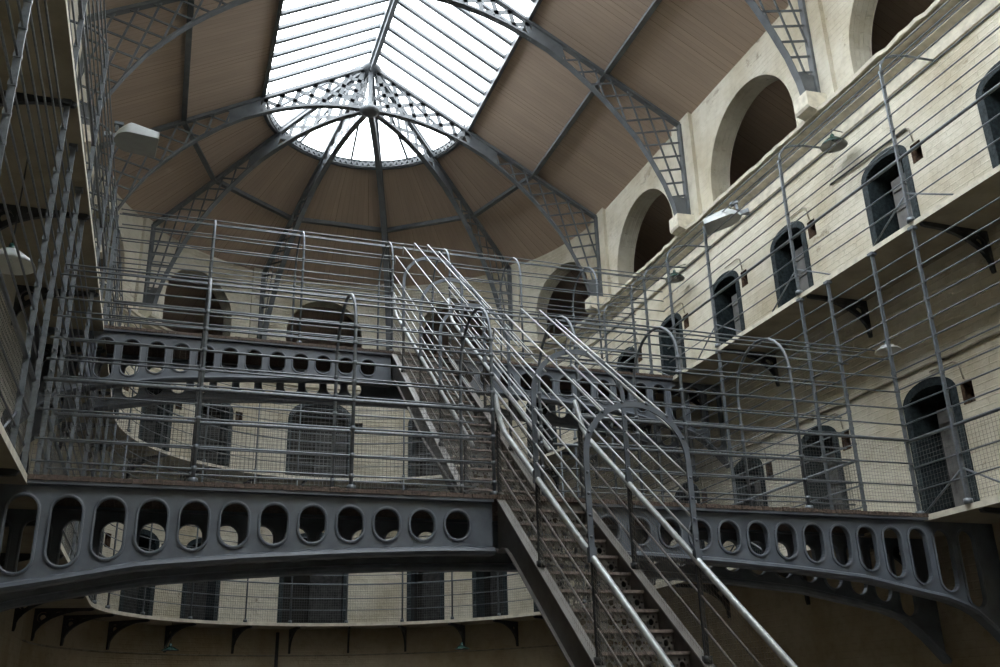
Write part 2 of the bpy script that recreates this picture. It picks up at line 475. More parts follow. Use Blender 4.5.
# ------------------------------------------------------------------ landings
def arc_path(r, n=48, y0=YBACK):
    p = [(XC+r, y0), (XC+r, YC)]
    p += [(XC+r*cos(PI*i/n), YC+r*sin(PI*i/n)) for i in range(1, n)]
    p += [(XC-r, YC), (XC-r, y0)]
    return p
for lvl, z in (('upper', Z2), ('lower', Z1)):
    mb = MB(); A = arc_path(RS); B = arc_path(RW+.02)
    for i in range(len(A)-1):
        a, b, c, d = A[i], A[i+1], B[i+1], B[i]
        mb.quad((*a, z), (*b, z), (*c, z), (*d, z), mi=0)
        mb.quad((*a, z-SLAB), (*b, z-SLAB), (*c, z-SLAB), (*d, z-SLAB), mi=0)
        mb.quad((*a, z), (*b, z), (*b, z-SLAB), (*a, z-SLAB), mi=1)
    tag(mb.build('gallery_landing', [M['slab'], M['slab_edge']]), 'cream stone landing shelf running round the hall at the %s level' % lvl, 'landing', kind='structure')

# ------------------------------------------------------------------ landing brackets
def bracket(s, z, label, group):
    base = pos(s, 0, z)
    mb = MB(); w = .045
    P = lambda u, off, zz: pos(s+u, off, z-SLAB+zz)
    def prism(pts):
        vs = [P(-w/2, *p) for p in pts]+[P(w/2, *p) for p in pts]; n = len(pts)
        mb.add(vs, [tuple(range(n)), tuple(range(2*n-1, n-1, -1))]+[(i, (i+1) % n, (i+1) % n+n, i+n) for i in range(n)])
    t = thing('landing_bracket', base, label, 'bracket', group)
    prism([(0, 0), (.86, 0), (.90, -.015), (.88, -.045), (.80, -.05), (0, -.06)]); mb.build('bracket_arm', M['dark_iron'], t)
    mb = MB(); prism([(0, -.06), (.05, -.06), (.045, -.44), (.03, -.50), (0, -.50)]); mb.build('wall_plate', M['dark_iron'], t)
    mb = MB(); A_, B_ = [], []
    for k in range(11):
        tt = k/10*PI/2
        A_.append((.84-.81*cos(tt), -.46+.42*sin(tt))); B_.append((.80-.70*cos(tt)-.0, -.40+.355*sin(tt)) if 0 else (max(.045, .84-.81*cos(tt)-.05*cos(tt)*0-.0), min(-.05, -.46+.42*sin(tt)+.10*(1-.75*k/10))))
    for k in range(10): prism([A_[k], A_[k+1], B_[k+1], B_[k]])
    mb.build('bracket_brace', M['dark_iron'], t)
    mb = MB()
    mb.tube([Vector(P(0, .135+.062*cos(k*PI/6), -.145+.062*sin(k*PI/6))) for k in range(12)], .02, 5, closed=True)
    prism([(.04, -.05), (.10, -.05), (.04, -.12)]); prism([(.17, -.055), (.34, -.055), (.26, -.13), (.21, -.12)]); prism([(.045, -.18), (.10, -.215), (.10, -.30), (.045, -.34)])
    mb.build('scroll_ring', M['dark_iron'], t)
    return t
nth = ('nearest', 'second', 'third', 'fourth', 'fifth')
for lvl, z in (('upper', Z2), ('lower', Z1)):
    g = 'iron brackets under the %s landing' % lvl
    for i, y in enumerate((7.22, 9.25, 11.3, 13.3, 15.3)):
        bracket(s_right(y), z, 'dark iron bracket under the %s landing on the right wall, %s' % (lvl, nth[i]), g)
        bracket(s_left(y+.24), z, 'dark iron bracket under the %s landing on the left wall, %s' % (lvl, nth[i]), g)
    for i, a in enumerate((9, 23.5, 37.8, 52.1, 67, 81, 95.2, 109, 126, 142, 157.5, 172)):
        w = ('first', 'second', 'third', 'fourth', 'fifth', 'sixth', 'seventh', 'eighth', 'ninth', 'tenth', 'eleventh', 'twelfth')[i]
        bracket(s_ang(a), z, 'iron bracket under the %s curved landing, %s from its right end' % (lvl, w), g)

# ------------------------------------------------------------------ gallery railings
RZ = [.26, .50, .79, .98, 1.17, 1.37, 1.57, 1.77, 1.97, 2.18, 2.38, 2.58, 2.78]
def post_mesh(mb, x, y, z0, z1, nx, ny, rods, w=.043, th=.02):
    """flat iron bar, wide across the landing edge; bosses where rods pass"""
    d = Vector((nx, ny, 0))
    a = Vector((x, y, z0)); b = Vector((x, y, z1))
    mb.bar(a, b, w, th, up=Vector((-ny, nx, 0)))
    for z in rods:
        c = Vector((x, y, z))
        mb.bar(c-Vector((0, 0, .016)), c+Vector((0, 0, .016)), w*1.12, .032, up=Vector((-ny, nx, 0)))
    mb.tube([(x, y, z0), (x, y, z0+.05)], .045, 8)
def straight_rail(side, lvl):
    x = XR if side == 'right' else XL-.068
    nx = 1 if side == 'right' else -1
    z = Z2 if lvl == 'upper' else Z1
    rz = [q for q in RZ if q < (2.0 if lvl == 'upper' else 9)]
    ya = 0.3
    top = Z2-SLAB if lvl == 'lower' else z+1.97
    t = thing('gallery_railing', (x, ya, z), 'grey iron cage railing of horizontal rods, %s landing, %s side' % (lvl, side), 'railing')
    gap = (YN+.02, YN+BW-.1) if lvl == 'lower' else (YF, YF+BW)
    if side == 'right':
        main = [1.2, 3.3, 5.33, 7.35, 9.4, 11.4, 13.45, 15.1, 16.75]; extra = [8.02, 8.84] if lvl == 'lower' else [12.6, 13.95]
    else:
        main = [1.2, 3.3, 5.38, 7.46, 9.54, 11.45, 13.45, 15.1, 16.75]; extra = [8.16, 8.95] if lvl == 'lower' else [12.6, 13.95]
    for y in main+extra:
        mb = MB(); post_mesh(mb, x, y, z, top, nx, 0, [z+q for q in rz])
        if lvl == 'lower':
            mb.bar((x, y, top-.035), (x, y, top), .08, .07)
        if lvl == 'upper':
            q = [(x, y, z+1.95), (x+nx*.02, y, z+2.08), (x+nx*.10, y, z+2.19), (x+nx*.24, y, z+2.26), (x+nx*.42, y, z+2.30), (x+nx*.88, y, z+2.33)]
            mb.tube(q, .016, 6)
        mb.build('railing_post', M['cage'], t)
    segs = lambda q: ([(ya, gap[0]), (gap[1], YC)] if q < 1.7 else [(ya, YC)])
    for q in rz:
        mb = MB()
        for a, b in segs(q):
            if abs(q-.79) < .01: mb.tube([(x, a, z+q), (x, b, z+q)], .019, 8)
            else: mb.tube([(x, a, z+q), (x, b, z+q)], .0088, 6)
        mb.build('handrail' if abs(q-.79) < .01 else 'railing_rod', M['cage'], t)
    if lvl == 'upper':
        for dx, dz in ((.10, 2.19), (.42, 2.30)):
            mb = MB(); mb.tube([(x+nx*dx, ya, z+dz), (x+nx*dx, YC, z+dz)], .0088, 6); mb.build('railing_rod', M['cage'], t)
    # wire mesh under the handrail (lower landing only)
    mb = MB(); g = .045
    for a, b in (segs(0) if lvl == 'lower' else []):
        a = max(a, 2.5)
        k = int((b-a)/g)
        for i in range(k+1):
            y = a+(b-a)*i/k; mb.wire((x+nx*.012, y, z+.02), (x+nx*.012, y, z+.78), .0019)
        for i in range(1, 17): mb.wire((x+nx*.012, a, z+.02+i*g), (x+nx*.012, b, z+.02+i*g), .0017)
    if lvl == 'lower': mb.build('wire_mesh', M['wire'], t)
    for y in main[2:7]:
        mb = MB()
        for d in (-.62, .62):
            if gap[0] < y+d < gap[1]: continue
            mb.tube([(x+nx*.01, y, z+.36), (x+nx*.01, y+d, z+.01)], .011, 6)
        mb.build('diagonal_stay', M['cage'], t)
for sd in ('right', 'left'):
    for lv in ('upper', 'lower'): straight_rail(sd, lv)
def apse_rail(lvl):
    z = Z2 if lvl == 'upper' else Z1; n = 48
    rz = [q for q in RZ if q < (2.0 if lvl == 'upper' else 9)]
    top = Z2-SLAB if lvl == 'lower' else z+2.1
    t = thing('gallery_railing', (XC, YC+RS, z), 'grey iron cage railing curving round the far end on the %s landing' % lvl, 'railing')
    C = lambda a, r, zz: (XC+r*cos(a), YC+r*sin(a), zz)
    for d in (8, 20, 36, 51, 66, 82, 98, 111, 128, 145, 162, 173):
        a = math.radians(d); mb = MB()
        mb.tube([C(a, RS, z), C(a, RS, top)], .018, 6); mb.tube([C(a, RS, z), C(a, RS, z+.05)], .04, 8)
        mb.build('railing_post', M['cage'], t)
    for q in rz:
        mb = MB(); thick = abs(q-.79) < .01
        mb.tube([C(PI*i/n, RS, z+q) for i in range(n+1)], .017 if thick else .0088, 6)
        mb.build('handrail' if thick else 'railing_rod', M['cage'], t)
    if lvl == 'upper': return
    mb = MB(); k = 260
    for i in range(k): mb.wire(C(PI*i/k, RS+.012, z+.02), C(PI*i/k, RS+.012, z+.78), .0017)
    for j in range(1, 15):
        for i in range(n): mb.wire(C(PI*i/n, RS+.012, z+.02+j*.052), C(PI*(i+1)/n, RS+.012, z+.02+j*.052), .0017)
    mb.build('wire_mesh', M['wire'], t)
apse_rail('upper'); apse_rail('lower')

# ------------------------------------------------------------------ footbridges
def zb(x):   # depth below deck of the web's lower edge
    u = abs(x-XC)
    K = [(0, .44), (1.0, .455), (1.74, .49), (2.57, .547), (3.35, .62), (4.02, .75), (4.3, .80), (4.6, .90), (4.85, 1.10), (5.1, 1.36)]
    for (a, b), (c, d) in zip(K[:-1], K[1:]):
        if u <= c: return b+(d-b)*(u-a)/(c-a)
    return K[-1][1]
slot_x = [2.37-.3105*i for i in range(14)]+[3.17+.315*i for i in range(1, 17)]
slot_far = [2.503-.3175*i for i in range(14)]+[5.25-.318*i for i in range(4, 0, -1)]+[5.25+.318*i for i in range(0, 10)]
def footbridge(Y, Z, gapF, gapR, posts, label):
    t = thing('footbridge', (XC, Y, Z), label, 'footbridge')
    xa, xb = XC-RW+.01, XC+RW-.01
    def girder(y, x0, x1, nm):
        mb = MB(); th = .011
        sl = []
        for c in (slot_x if Z < Z2 else slot_far):
            if c-.13 < x0 or c+.13 > x1: continue
            r = .105; ct = Z-.141-r; cb = min(ct, Z-zb(c)+.075+r)
            lo = (lambda c, cb: (lambda u: cb-sqrt(max(0, r*r-(u-c)**2))))(c, cb)
            hi = (lambda c, ct: (lambda u: ct+sqrt(max(0, r*r-(u-c)**2))))(c, ct)
            sl.append((c-r, c+r, lo, hi, 12, c, ct, cb))
        for yy in (y-th, y+th):
            columns(mb, x0, x1, lambda u: Z-zb(u), const(Z-.045), [q[:5] for q in sl], lambda u, z, yy=yy: (u, yy, z), .2)
        for q in sl:
            c, ct, cb = q[5:]
            o = []
            for k in range(11): a = PI*k/10; o.append((c+.105*cos(a), ct+.105*sin(a)))
            for k in range(11): a = PI+PI*k/10; o.append((c+.105*cos(a), cb+.105*sin(a)))
            m = len(o)
            for k in range(m):
                a, b = o[k], o[(k+1) % m]
                mb.quad((a[0], y-th, a[1]), (b[0], y-th, b[1]), (b[0], y+th, b[1]), (a[0], y+th, a[1]))
            # raised lip round the slot
            P = []
            for k in range(m):
                cc = ct if k < 11 else cb
                dx, dz = o[k][0]-c, o[k][1]-cc
                P.append((c, cc, dx/.105, dz/.105))
            prof = [(.106, 0), (.106, .016), (.116, .02), (.128, .016), (.128, 0)]
            for sg in (-1, 1):
                mb.ribbon([(lambda p: (lambda a, b: (p[0]+p[2]*a, y+sg*(th+b), p[1]+p[3]*a)))(p) for p in P], prof, closed=True)
        # top flange and rolled lower flange
        mb.box(x0, x1, y-.07, y+.07, Z-.056, Z-.030)
        nseg = 40
        pr = [(-.085, -.015), (-.075, .012), (-.02, .03), (.02, .03), (.075, .012), (.085, -.015), (.06, -.04), (-.06, -.04)]
        mb.ribbon([(lambda x: (lambda a, b: (x, y+a, Z-zb(x)-.02+b)))(x0+(x1-x0)*i/nseg) for i in range(nseg+1)], pr)
        mb.build(nm, M['iron'], t)
    if gapF: girder(Y, xa, gapF[0]-.03, 'girder'); girder(Y, gapF[1]+.03, xb, 'girder')
    else: girder(Y, xa, xb, 'girder')
    girder(Y+BW, xa, xb, 'girder')
    mb = MB()
    for i in range(110):       # cross boards with slightly uneven ends
        a = XL-.02+(XR-XL+.04)*i/110; b = XL-.02+(XR-XL+.04)*(i+1)/110
        mb.box(a+.001, b-.001, Y-.075-rnd.uniform(0, .012), Y+BW+.08, Z-.030, Z+.012-rnd.uniform(0, .008))
    mb.build('deck_boards', M['rust'], t)
    # cage hoops
    hr = BW/2; spring = 1.48
    for x in posts:
        mb = MB()
        P = [(x, Y, Z), (x, Y, Z+spring)]+[(x, Y+hr-hr*cos(PI*k/14), Z+spring+hr*sin(PI*k/14)) for k in range(1, 14)]+[(x, Y+BW, Z+spring), (x, Y+BW, Z)]
        mb.tube(P, .0165, 8)
        for y in (Y, Y+BW):
            mb.tube([(x, y, Z), (x, y, Z+.05)], .04, 8)
            for q in side_z: mb.tube([(x, y, Z+q-.018), (x, y, Z+q+.018)], .024, 6)
        mb.build('cage_hoop', M['cage'], t)
    def rods(y, gap, zz, thick):
        mb = MB()
        for a, b in ([(XL, gap[0]), (gap[1], XR)] if gap else [(XL, XR)]):
            n = max(2, int((b-a)/.6))
            P = [(a+(b-a)*i/n, y, Z+zz+rnd.uniform(-.004, .004)) for i in range(n+1)]
            mb.tube(P, .018 if thick else .0088, 8 if thick else 6)
        mb.build('handrail' if thick else 'cage_rod', M['cage'], t)
    for q in side_z:
        rods(Y, gapF, q, q == .80); rods(Y+BW, gapR, q, q == .80)
    for k, a in enumerate((32, 62, 90, 118, 148)):
        a = math.radians(a)
        rods(Y+hr-hr*cos(a), None, spring+hr*sin(a), False)
    # woven wire under the handrails of the lower bridge
    for y, gap in (((Y, gapF), (Y+BW, gapR)) if Z < Z2 else ()):
        mb = MB(); g = .036
        for a, b in ([(XL, gap[0]), (gap[1], XR)] if gap else [(XL, XR)]):
            n = int((b-a)/g)
            for i in range(n+1):
                x = a+(b-a)*i/n; mb.wire((x, y+.012, Z+.01), (x, y+.012, Z+.79), .0015)
            for j in range(1, 22): mb.wire((a, y+.012, Z+.01+j*g), (b, y+.012, Z+.01+j*g), .0015)
        mb.build('wire_mesh', M['wire'], t)
side_z = [.13, .31, .55, .80, .97, 1.15, 1.34, 1.50]
LOW = dict(x0=2.755, x1=3.56); UPP = dict(x0=2.87, x1=3.72)
footbridge(YN, Z1, (2.72, 3.57), (2.87, 3.72), [.16, 1.44, 2.72, 3.59, 4.71, 6.02], 'nearer iron footbridge with slotted girders and rod cage at the lower landing')
footbridge(YF, Z2, (2.87, 3.72), None, [.25, 1.52, 2.85, 3.74, 4.90, 6.22], 'farther iron footbridge with slotted girders and rod cage at the upper landing')

# ------------------------------------------------------------------ staircases
def staircase(x0, x1, ytop, ztop, ybot, zbot, hr_h, nsteps, hoops, cage_to, label, ph, cage_from, more_posts):
    """a flight rising away from the camera; ytop/ztop is the head"""
    sl = (ztop-zbot)/(ytop-ybot)
    zs = lambda y: ztop+.015-sl*(ytop-y)            # stringer top edge
    t = thing('staircase', ((x0+x1)/2, ybot, zbot), label, 'staircase')
    ye = ybot
    # stringers with small holes
    for x, nm in ((x0, -1), (x1, 1)):
        mb = MB(); dep = .30; th = .011
        hol = []
        yy = ybot+.25
        while yy < ytop-.2:
            r = .028; c0 = yy
            hol.append((c0-r, c0+r, (lambda c: (lambda u: zs(u)-dep*.55-sqrt(max(0, r*r-(u-c)**2))))(c0), (lambda c: (lambda u: zs(u)-dep*.55+sqrt(max(0, r*r-(u-c)**2))))(c0), 6)); yy += .36
        for xx in (x-th, x+th):
            columns(mb, ye, ytop, lambda u: max(zbot, zs(u)-dep-.17*max(0, min(1, (u-ytop+.34)/.3))**2), lambda u: max(zbot, zs(u)), hol, lambda u, z, xx=xx: (xx, u, z), .25, mi=1)
        mb.ribbon([(lambda y: (lambda a, b: (x+a, y, max(zbot, zs(y))+b)))(y) for y in (ye, (ye+ytop)/2, ytop)], [(-.038, -.008), (.038, -.008), (.038, .008), (-.038, .008)])
        mb.ribbon([(lambda y: (lambda a, b: (x+a, y, max(zbot, zs(y)-dep-.17*max(0, min(1, (y-ytop+.34)/.3))**2)+b)))(y) for y in (ye, (ye+ytop)/2, ytop-.34, ytop-.24, ytop-.14, ytop-.04, ytop)], [(-.038, -.008), (.038, -.008), (.038, .008), (-.038, .008)])
        mb.build('stringer', [M['worn'], M['web']], t)
    rise = .162; go = rise/sl
    k = 0; ty, tz = ytop-.055, ztop-.106+(.02 if ph < .35 else 0)
    steps = []
    while tz-rise*k > zbot+.04: steps.append((ty-go*k, tz-rise*k)); k += 1
    for y, z in steps:
        mb = MB(); mb.box(x0+.012, x1-.012, y-.022, y+go+.02, z-.022, z); mb.build('tread', M['tread'], t)
    mb = MB(); mb.box(x0+.012, x1-.012, ytop-.045, ytop-.03, tz-.01, ztop-.03); mb.build('riser', M['riser'], t)
    for y, z in steps:
        mb = MB(); h = []
        w = x1-x0-.03; n = 7
        circ = lambda c, cz, r, k: (c-r, c+r, (lambda u: cz-sqrt(max(0, r*r-(u-c)**2))), (lambda u: cz+sqrt(max(0, r*r-(u-c)**2))), k)
        cz = z-rise*.56
        for k in range(n):
            c = x0+.015+w*(k+.5)/n
            h.append(circ(c, cz, .025, 5))
            for q in range(6): h.append(circ(c+.043*cos(q*PI/3), cz+.043*sin(q*PI/3), .011, 3))
        for yy in (y, y+.012):
            columns(mb, x0+.012, x1-.012, const(max(zbot, z-rise)), const(z-.02), h, lambda u, q, yy=yy: (u, yy, q), .2)
        mb.build('riser', M['riser'], t)
    zh = lambda y: zs(y)+hr_h                      # handrail
    # posts under the hoops and handrails
    hy0, hy1 = ybot+.1, ytop-.02
    for x in (x0, x1):
        P = [(x, hy1+.06, ztop+.80), (x, hy1+.04, zh(hy1)+.02 if 0 else ztop+.72)]
        mb = MB(); mb.tube([(x, ytop+.02, ztop+.96), (x, ytop-.02, ztop+.86), (x, ytop-.10, zh(ytop-.10)+.05), (x, ytop-.22, zh(ytop-.22)), (x, hy0, zh(hy0))], .025, 10)
        mb.build('handrail', M['steel'], t)
        for dz in (.23, .45):
            mb = MB(); mb.tube([(x, hy0, zs(hy0)+dz), (x, ytop, zs(ytop)+dz)], .009, 6); mb.build('side_rod', M['worn'], t)
        for y in [h for h in hoops]+more_posts+[h for h in ((hoops[-1]-.93, hoops[-1]-1.86) if cage_from is None else ()) if h > ybot+.15]:
            mb = MB(); mb.bar((x, y, zs(y)), (x, y, zh(y)), .034, .02, up=(0, 1, 0)); mb.tube([(x, y, zs(y)), (x, y, zs(y)+.05)], .035, 6)
            mb.build('baluster', M['dark_iron'], t)
        # slanting wire mesh
        mb = MB(); g = .034; yy = hy0
        while yy < ytop:
            sh = -.12
            mb.wire((x-.01, yy, zs(yy)+.01), (x-.01, min(ytop, yy-sh*0-.0), zh(yy)), .0015) if 0 else None
            a = (x-.01, yy, zs(yy)+.012); b2 = min(ytop, yy+.0)
            mb.wire(a, (x-.01, b2, zh(b2)-.01), .0013)
            yy += g
        j = .04
        while j < hr_h: mb.wire((x-.01, hy0, zs(hy0)+j), (x-.01, ytop, zs(ytop)+j), .0013); j += .042
        mb.build('wire_mesh', M['wire2'], t)
    xm = (x0+x1)/2; R = (x1-x0)/2+.005; VS = .71
    cage = [(-R, .14), (-R, .29), (-R, .44), (-R, .59)]
    cage += [(-R*cos(math.radians(a)), VS+.02+R*sin(math.radians(a))) for a in (22, 50, 76, 104, 130, 158)]
    cage += [(R, .59), (R, .44), (R, .29), (R, .14)]
    for y in hoops:
        mb = MB()
        P = [(-R, 0), (-R, .35), (-R, VS)]+[(-R*cos(PI*k/18), VS+R*sin(PI*k/18)) for k in range(1, 18)]+[(R, VS), (R, .35), (R, 0)]
        C = Vector((0, .40))
        fns = []
        for i, (a, b) in enumerate(P):
            p0 = P[max(0, i-1)]; p1 = P[min(len(P)-1, i+1)]
            d = Vector((p1[0]-p0[0], p1[1]-p0[1])).normalized(); nn = Vector((-d.y, d.x))
            fns.append((lambda a, b, nn: (lambda q, r_: (xm+a+nn.x*q, y+r_, zh(y)+b+nn.y*q)))(a, b, nn))
        mb.ribbon(fns, [(-.021, -.007), (.021, -.007), (.021, .007), (-.021, .007)])
        hoop = mb.build('hoop', M['iron'], t)
        for a, b in cage:
            mb = MB(); mb.tube([(xm+a, y-.016, zh(y)+b), (xm+a, y+.012, zh(y)+b)], .012, 6); mb.build('bolt', M['iron'], hoop)
        for sg in (-1, 1):
            mb = MB(); mb.bar((xm+sg*R, y, zh(y)-.03), (xm+sg*R, y, zh(y)+.07), .05, .045, up=(0, 1, 0)); mb.build('foot_clamp', M['iron'], hoop)
    for i, (a, b) in enumerate(cage):
        y0, y1 = (cage_from or hoops[-1]-.01), cage_to
        mb = MB()
        P = [(xm+a, y0, zh(y0)+b), (xm+a, y1, zh(y1)+b)]
        if b > VS+.15: P += [(xm+a, y1+.05, zh(y1)+b-.07), (xm+a, y1+.06, zh(y1)+b-.11)]
        mb.tube(P, .0088, 6)
        mb.build('cage_rod', M['steel'], t)
    return t
YU0 = YF-3.1/.80
staircase(UPP['x0'], UPP['x1'], YF, Z2, YU0, Z1, .66, 20, [12.18, 11.2, 10.27], YF+.02, 'upper iron staircase caged in rods, climbing from the nearer to the farther footbridge', .3, 9.03, [9.33])
YL0 = YN-(Z1)/.78
staircase(LOW['x0'], LOW['x1'], YN, Z1, YL0, 0.0, .69, 20, [7.02, 6.05], YN+.06, 'lower iron staircase with shiny handrails, climbing from the floor to the nearer footbridge', .42, None, [7.94])

# ------------------------------------------------------------------ roof ribs
BC = [(4.78, 7.94), (4.73, 8.2), (4.60, 8.58), (4.40, 8.98), (4.14, 9.42), (3.9, 9.72), (3.6, 10.07), (3.3, 10.36), (2.9, 10.70), (2.5, 10.98), (2.07, 11.20), (1.7, 11.36), (1.3, 11.49), (.9, 11.58), (.6, 11.62), (0, 11.65)]
def zbc(r):
    r = abs(r)
    for (a, b), (c, d) in zip(BC[:-1], BC[1:]):
        if c <= r <= a: return d+(b-d)*(r-c)/(a-c)
    return BC[0][1]-(r-BC[0][0])*2.2
ztc = lambda r: 9.90+.572*(5.09-abs(r))-.05
def lattice(fn, rmax, rmin, w=.036):
    mb = MB(); lines = []
    def inside(r, z): return rmin < r < rmax and zbc(r) < z < ztc(r)
    for ang in (15, -75):
        a = math.radians(ang); d = (cos(a), sin(a)); nrm = (-d[1], d[0])
        k = -60
        for k in range(-70, 71):
            off = k*.265+.05
            c = (3+nrm[0]*off, 10+nrm[1]*off)
            st = None; q = -6
            while q < 6:
                p = (c[0]+d[0]*q, c[1]+d[1]*q); ok = inside(*p)
                if ok and st is None: st = q
                if not ok and st is not None:
                    if q-st > .06: lines.append(((c[0]+d[0]*st, c[1]+d[1]*st), (c[0]+d[0]*q, c[1]+d[1]*q)))
                    st = None
                q += .02
    for a, b in lines:
        A, B = Vector(fn(*a)), Vector(fn(*b))
        side = Vector(fn(3, 3, .5))-Vector(fn(3, 3, 0))
        mb.bar(A, B, .014, w, up=side.cross(B-A))
    return mb
def half_rib(t, fn, lattice_mat):
    """fn(r, z, lateral) -> point"""
    n = len(BC)
    mb = MB()
    mb.ribbon([(lambda r: (lambda a, b: fn(r, ztc(r)+ZO0+b, a)))(r) for r in (5.09, 3.6, 2.15, .05)], [(-.055, -.05), (.055, -.05), (.055, -.02), (.02, -.02), (.02, .05), (-.02, .05), (-.02, -.02), (-.055, -.02)])
    mb.build('top_chord', M['roof_iron'], t)
    mb = MB()
    mb.ribbon([(lambda r, z: (lambda a, b: fn(r, z+b, a)))(r, z) for r, z in BC], [(-.06, -.02), (.06, -.02), (.06, .01), (.02, .01), (.02, .06), (-.02, .06), (-.02, .01), (-.06, .01)])
    mb.build('arched_chord', M['roof_iron'], t)
    mb = MB()
    mb.ribbon([(lambda z: (lambda a, b: fn(5.03+b, z, a)))(z) for z in (7.94, 9.0, ztc(5.05))], [(-.05, -.03), (.05, -.03), (.05, .03), (-.05, .03)])
    mb.build('wall_post', M['roof_iron'], t)
    mb = lattice(lambda r, z, l=0: fn(r, z, l), 5.02, 2.72); mb.build('lattice', M['roof_iron'], t)
    mb = lattice(lambda r, z, l=0: fn(r, z, l), 2.2, .12, .085); mb.build('lattice', M['roof_iron'], t)
    mb = MB(); rr = [2.78, 2.6, 2.4, 2.2]
    for l in (-.008, .008):
        for a, b in zip(rr[:-1], rr[1:]): mb.quad(fn(a, zbc(a), l), fn(b, zbc(b), l), fn(b, ztc(b), l), fn(a, ztc(a), l))
    mb.build('gusset_plate', M['roof_iron'], t)
    mb = MB()
    for l in (-.008, .008): mb.quad(fn(4.78, 7.94, l), fn(5.03, 7.94, l), fn(5.03, 8.34, l), fn(4.69, 8.34, l))
    mb.build('gusset_plate', M['roof_iron'], t)
ZO0 = 0
for i, y in enumerate(RIBY):
    lab = ('grey lattice roof rib spanning the hall where the curved end starts', 'grey lattice roof rib spanning the hall, one bay before the curved end',
           'grey lattice roof rib spanning the hall, foot at the top right')[i]
    t = thing('roof_rib', (XC, y, 7.97+ZO), lab, 'roof rib', 'straight ribs across the hall')
    for sg in (-1, 1):
        half_rib(t, (lambda sg: (lambda r, z, l=0: (XC+sg*r, y+l, z+ZO)))(sg), 0)
for a, w in ((36, 'rightmost'), (72, 'second from the right'), (108, 'third from the right'), (144, 'leftmost')):
    c, s_ = cos(math.radians(a)), sin(math.radians(a))
    t = thing('roof_rib', (XC+5*c, YC+5*s_, 7.97+ZO), 'grey lattice half rib of the round end, '+w, 'roof rib', 'half ribs of the round end')
    half_rib(t, (lambda c, s_: (lambda r, z, l=0: (XC+r*c-l*s_, YC+r*s_+l*c, z+ZO)))(c, s_), 0)
# pendant boss where the ribs meet
mb = MB(); mb.lathe((XC, YC, 11.57+ZO), [(.0, 0), (.12, .0), (.19, .02), (.21, .05), (.21, .09), (.10, .12), (.05, .2), (.05, 1.0), (0, 1.0)], 24)
tag(mb.build('rib_hub', M['roof_iron']), 'round iron boss where the ribs of the round end meet under the skylight', 'hub')

# purlins
zp = lambda r: zroof(r)
def purlin(pts, label, w=.10, h=.10, group='purlins under the ceiling boards'):
    mb = MB()
    for a, b in zip(pts[:-1], pts[1:]):
        mb.bar(a, b, w, .025); a2 = Vector(a)+Vector((0, 0, h/2)); b2 = Vector(b)+Vector((0, 0, h/2)); mb.bar(a2, b2, .03, h)
    return tag(mb.build('roof_purlin', M['roof_iron']), label, 'purlin', group)
PZ = zroof(3.61)-.11
purlin([(XC+3.61, YBACK, PZ), (XC+3.61, YC, PZ)], 'long grey iron purlin under the boards on the right slope')
purlin([(XC-3.61, YBACK, PZ), (XC-3.61, YC, PZ)], 'long grey iron purlin under the boards on the left slope')
an = [0, 36, 72, 108, 144, 180]
for a, b, w in zip(an[:-1], an[1:], ('right side', 'right of centre', 'centre', 'left of centre', 'left side')):
    A, B = math.radians(a), math.radians(b)
    purlin([(XC+3.61*cos(A), YC+3.61*sin(A), PZ), (XC+3.61*cos(B), YC+3.61*sin(B), PZ)], 'short grey purlin between ribs of the round end, '+w, group='short purlins of the round end')

# ------------------------------------------------------------------ skylight
w1 = thing('window_1', (XC, (YBACK+YC)/2, 11.6+ZO), 'long ridged skylight of clear glass over the hall', 'skylight', kind='structure')
ZR = 12.83+ZO; ZE = zroof(2.155)
mb = MB()
for sg in (-1, 1): mb.quad((XC, YBACK, ZR+.06), (XC, YC, ZR+.06), (XC+sg*2.155, YC, ZE+.06), (XC+sg*2.155, YBACK, ZE+.06))
mb.build('glass_pane', M['glass'], w1)
y = YC-.41
i = 0
while y > YBACK:
    if i % 9 != 8:
        for sg in (-1, 1):
            mb = MB(); mb.bar((XC+sg*.06, y, ZR+.02), (XC+sg*2.12, y, ZE+.03), .075, .06); mb.build('glazing_bar', M['roof_iron'], w1)
    y -= 3.72/9; i += 1
    if y < 1.5: break
mb = MB(); mb.box(XC-.08, XC+.08, YBACK, YC, ZR-.16, ZR+.06); mb.box(XC-.03, XC+.03, YBACK, YC, ZR-.26, ZR-.16); mb.build('ridge_beam', M['roof_iron'], w1)
for sg in (-1, 1):
    mb = MB(); mb.box(XC+sg*2.155-.035, XC+sg*2.155+.035, YBACK, YC, ZE-.09, ZE+.07); mb.build('curb', M['roof_iron'], w1)
w2 = thing('window_2', (XC, YC, 11.6+ZO), 'half cone skylight of glass over the round end', 'skylight', kind='structure')
mb = MB(); n = 30
for i in range(n):
    a, b = PI*i/n, PI*(i+1)/n
    mb.add([(XC, YC, ZR+.06), (XC+2.155*cos(a), YC+2.155*sin(a), ZE+.06), (XC+2.155*cos(b), YC+2.155*sin(b), ZE+.06)], [(0, 1, 2)])
mb.build('glass_pane', M['glass'], w2)
for k in range(1, 10):
    a = math.radians(18*k); c, s_ = cos(a), sin(a)
    mb = MB(); mb.bar((XC+.1*c, YC+.1*s_, ZR), (XC+2.12*c, YC+2.12*s_, ZE+.03), .045, .05); mb.build('glazing_bar', M['roof_iron'], w2)
mb = MB(); n = 40
pr = [(2.12, -.09), (2.19, -.09), (2.19, .07), (2.12, .07)]
mb.ribbon([(lambda a: (lambda r, z: (XC+r*cos(a), YC+r*sin(a), ZE+z)))(PI*i/n) for i in range(n+1)], pr)
mb.build('curb', M['roof_iron'], w2)
mb = MB(); n = 50          # open zigzag band inside the curb
R2 = lambda a, r, z: (XC+r*cos(a), YC+r*sin(a), ZE+z)
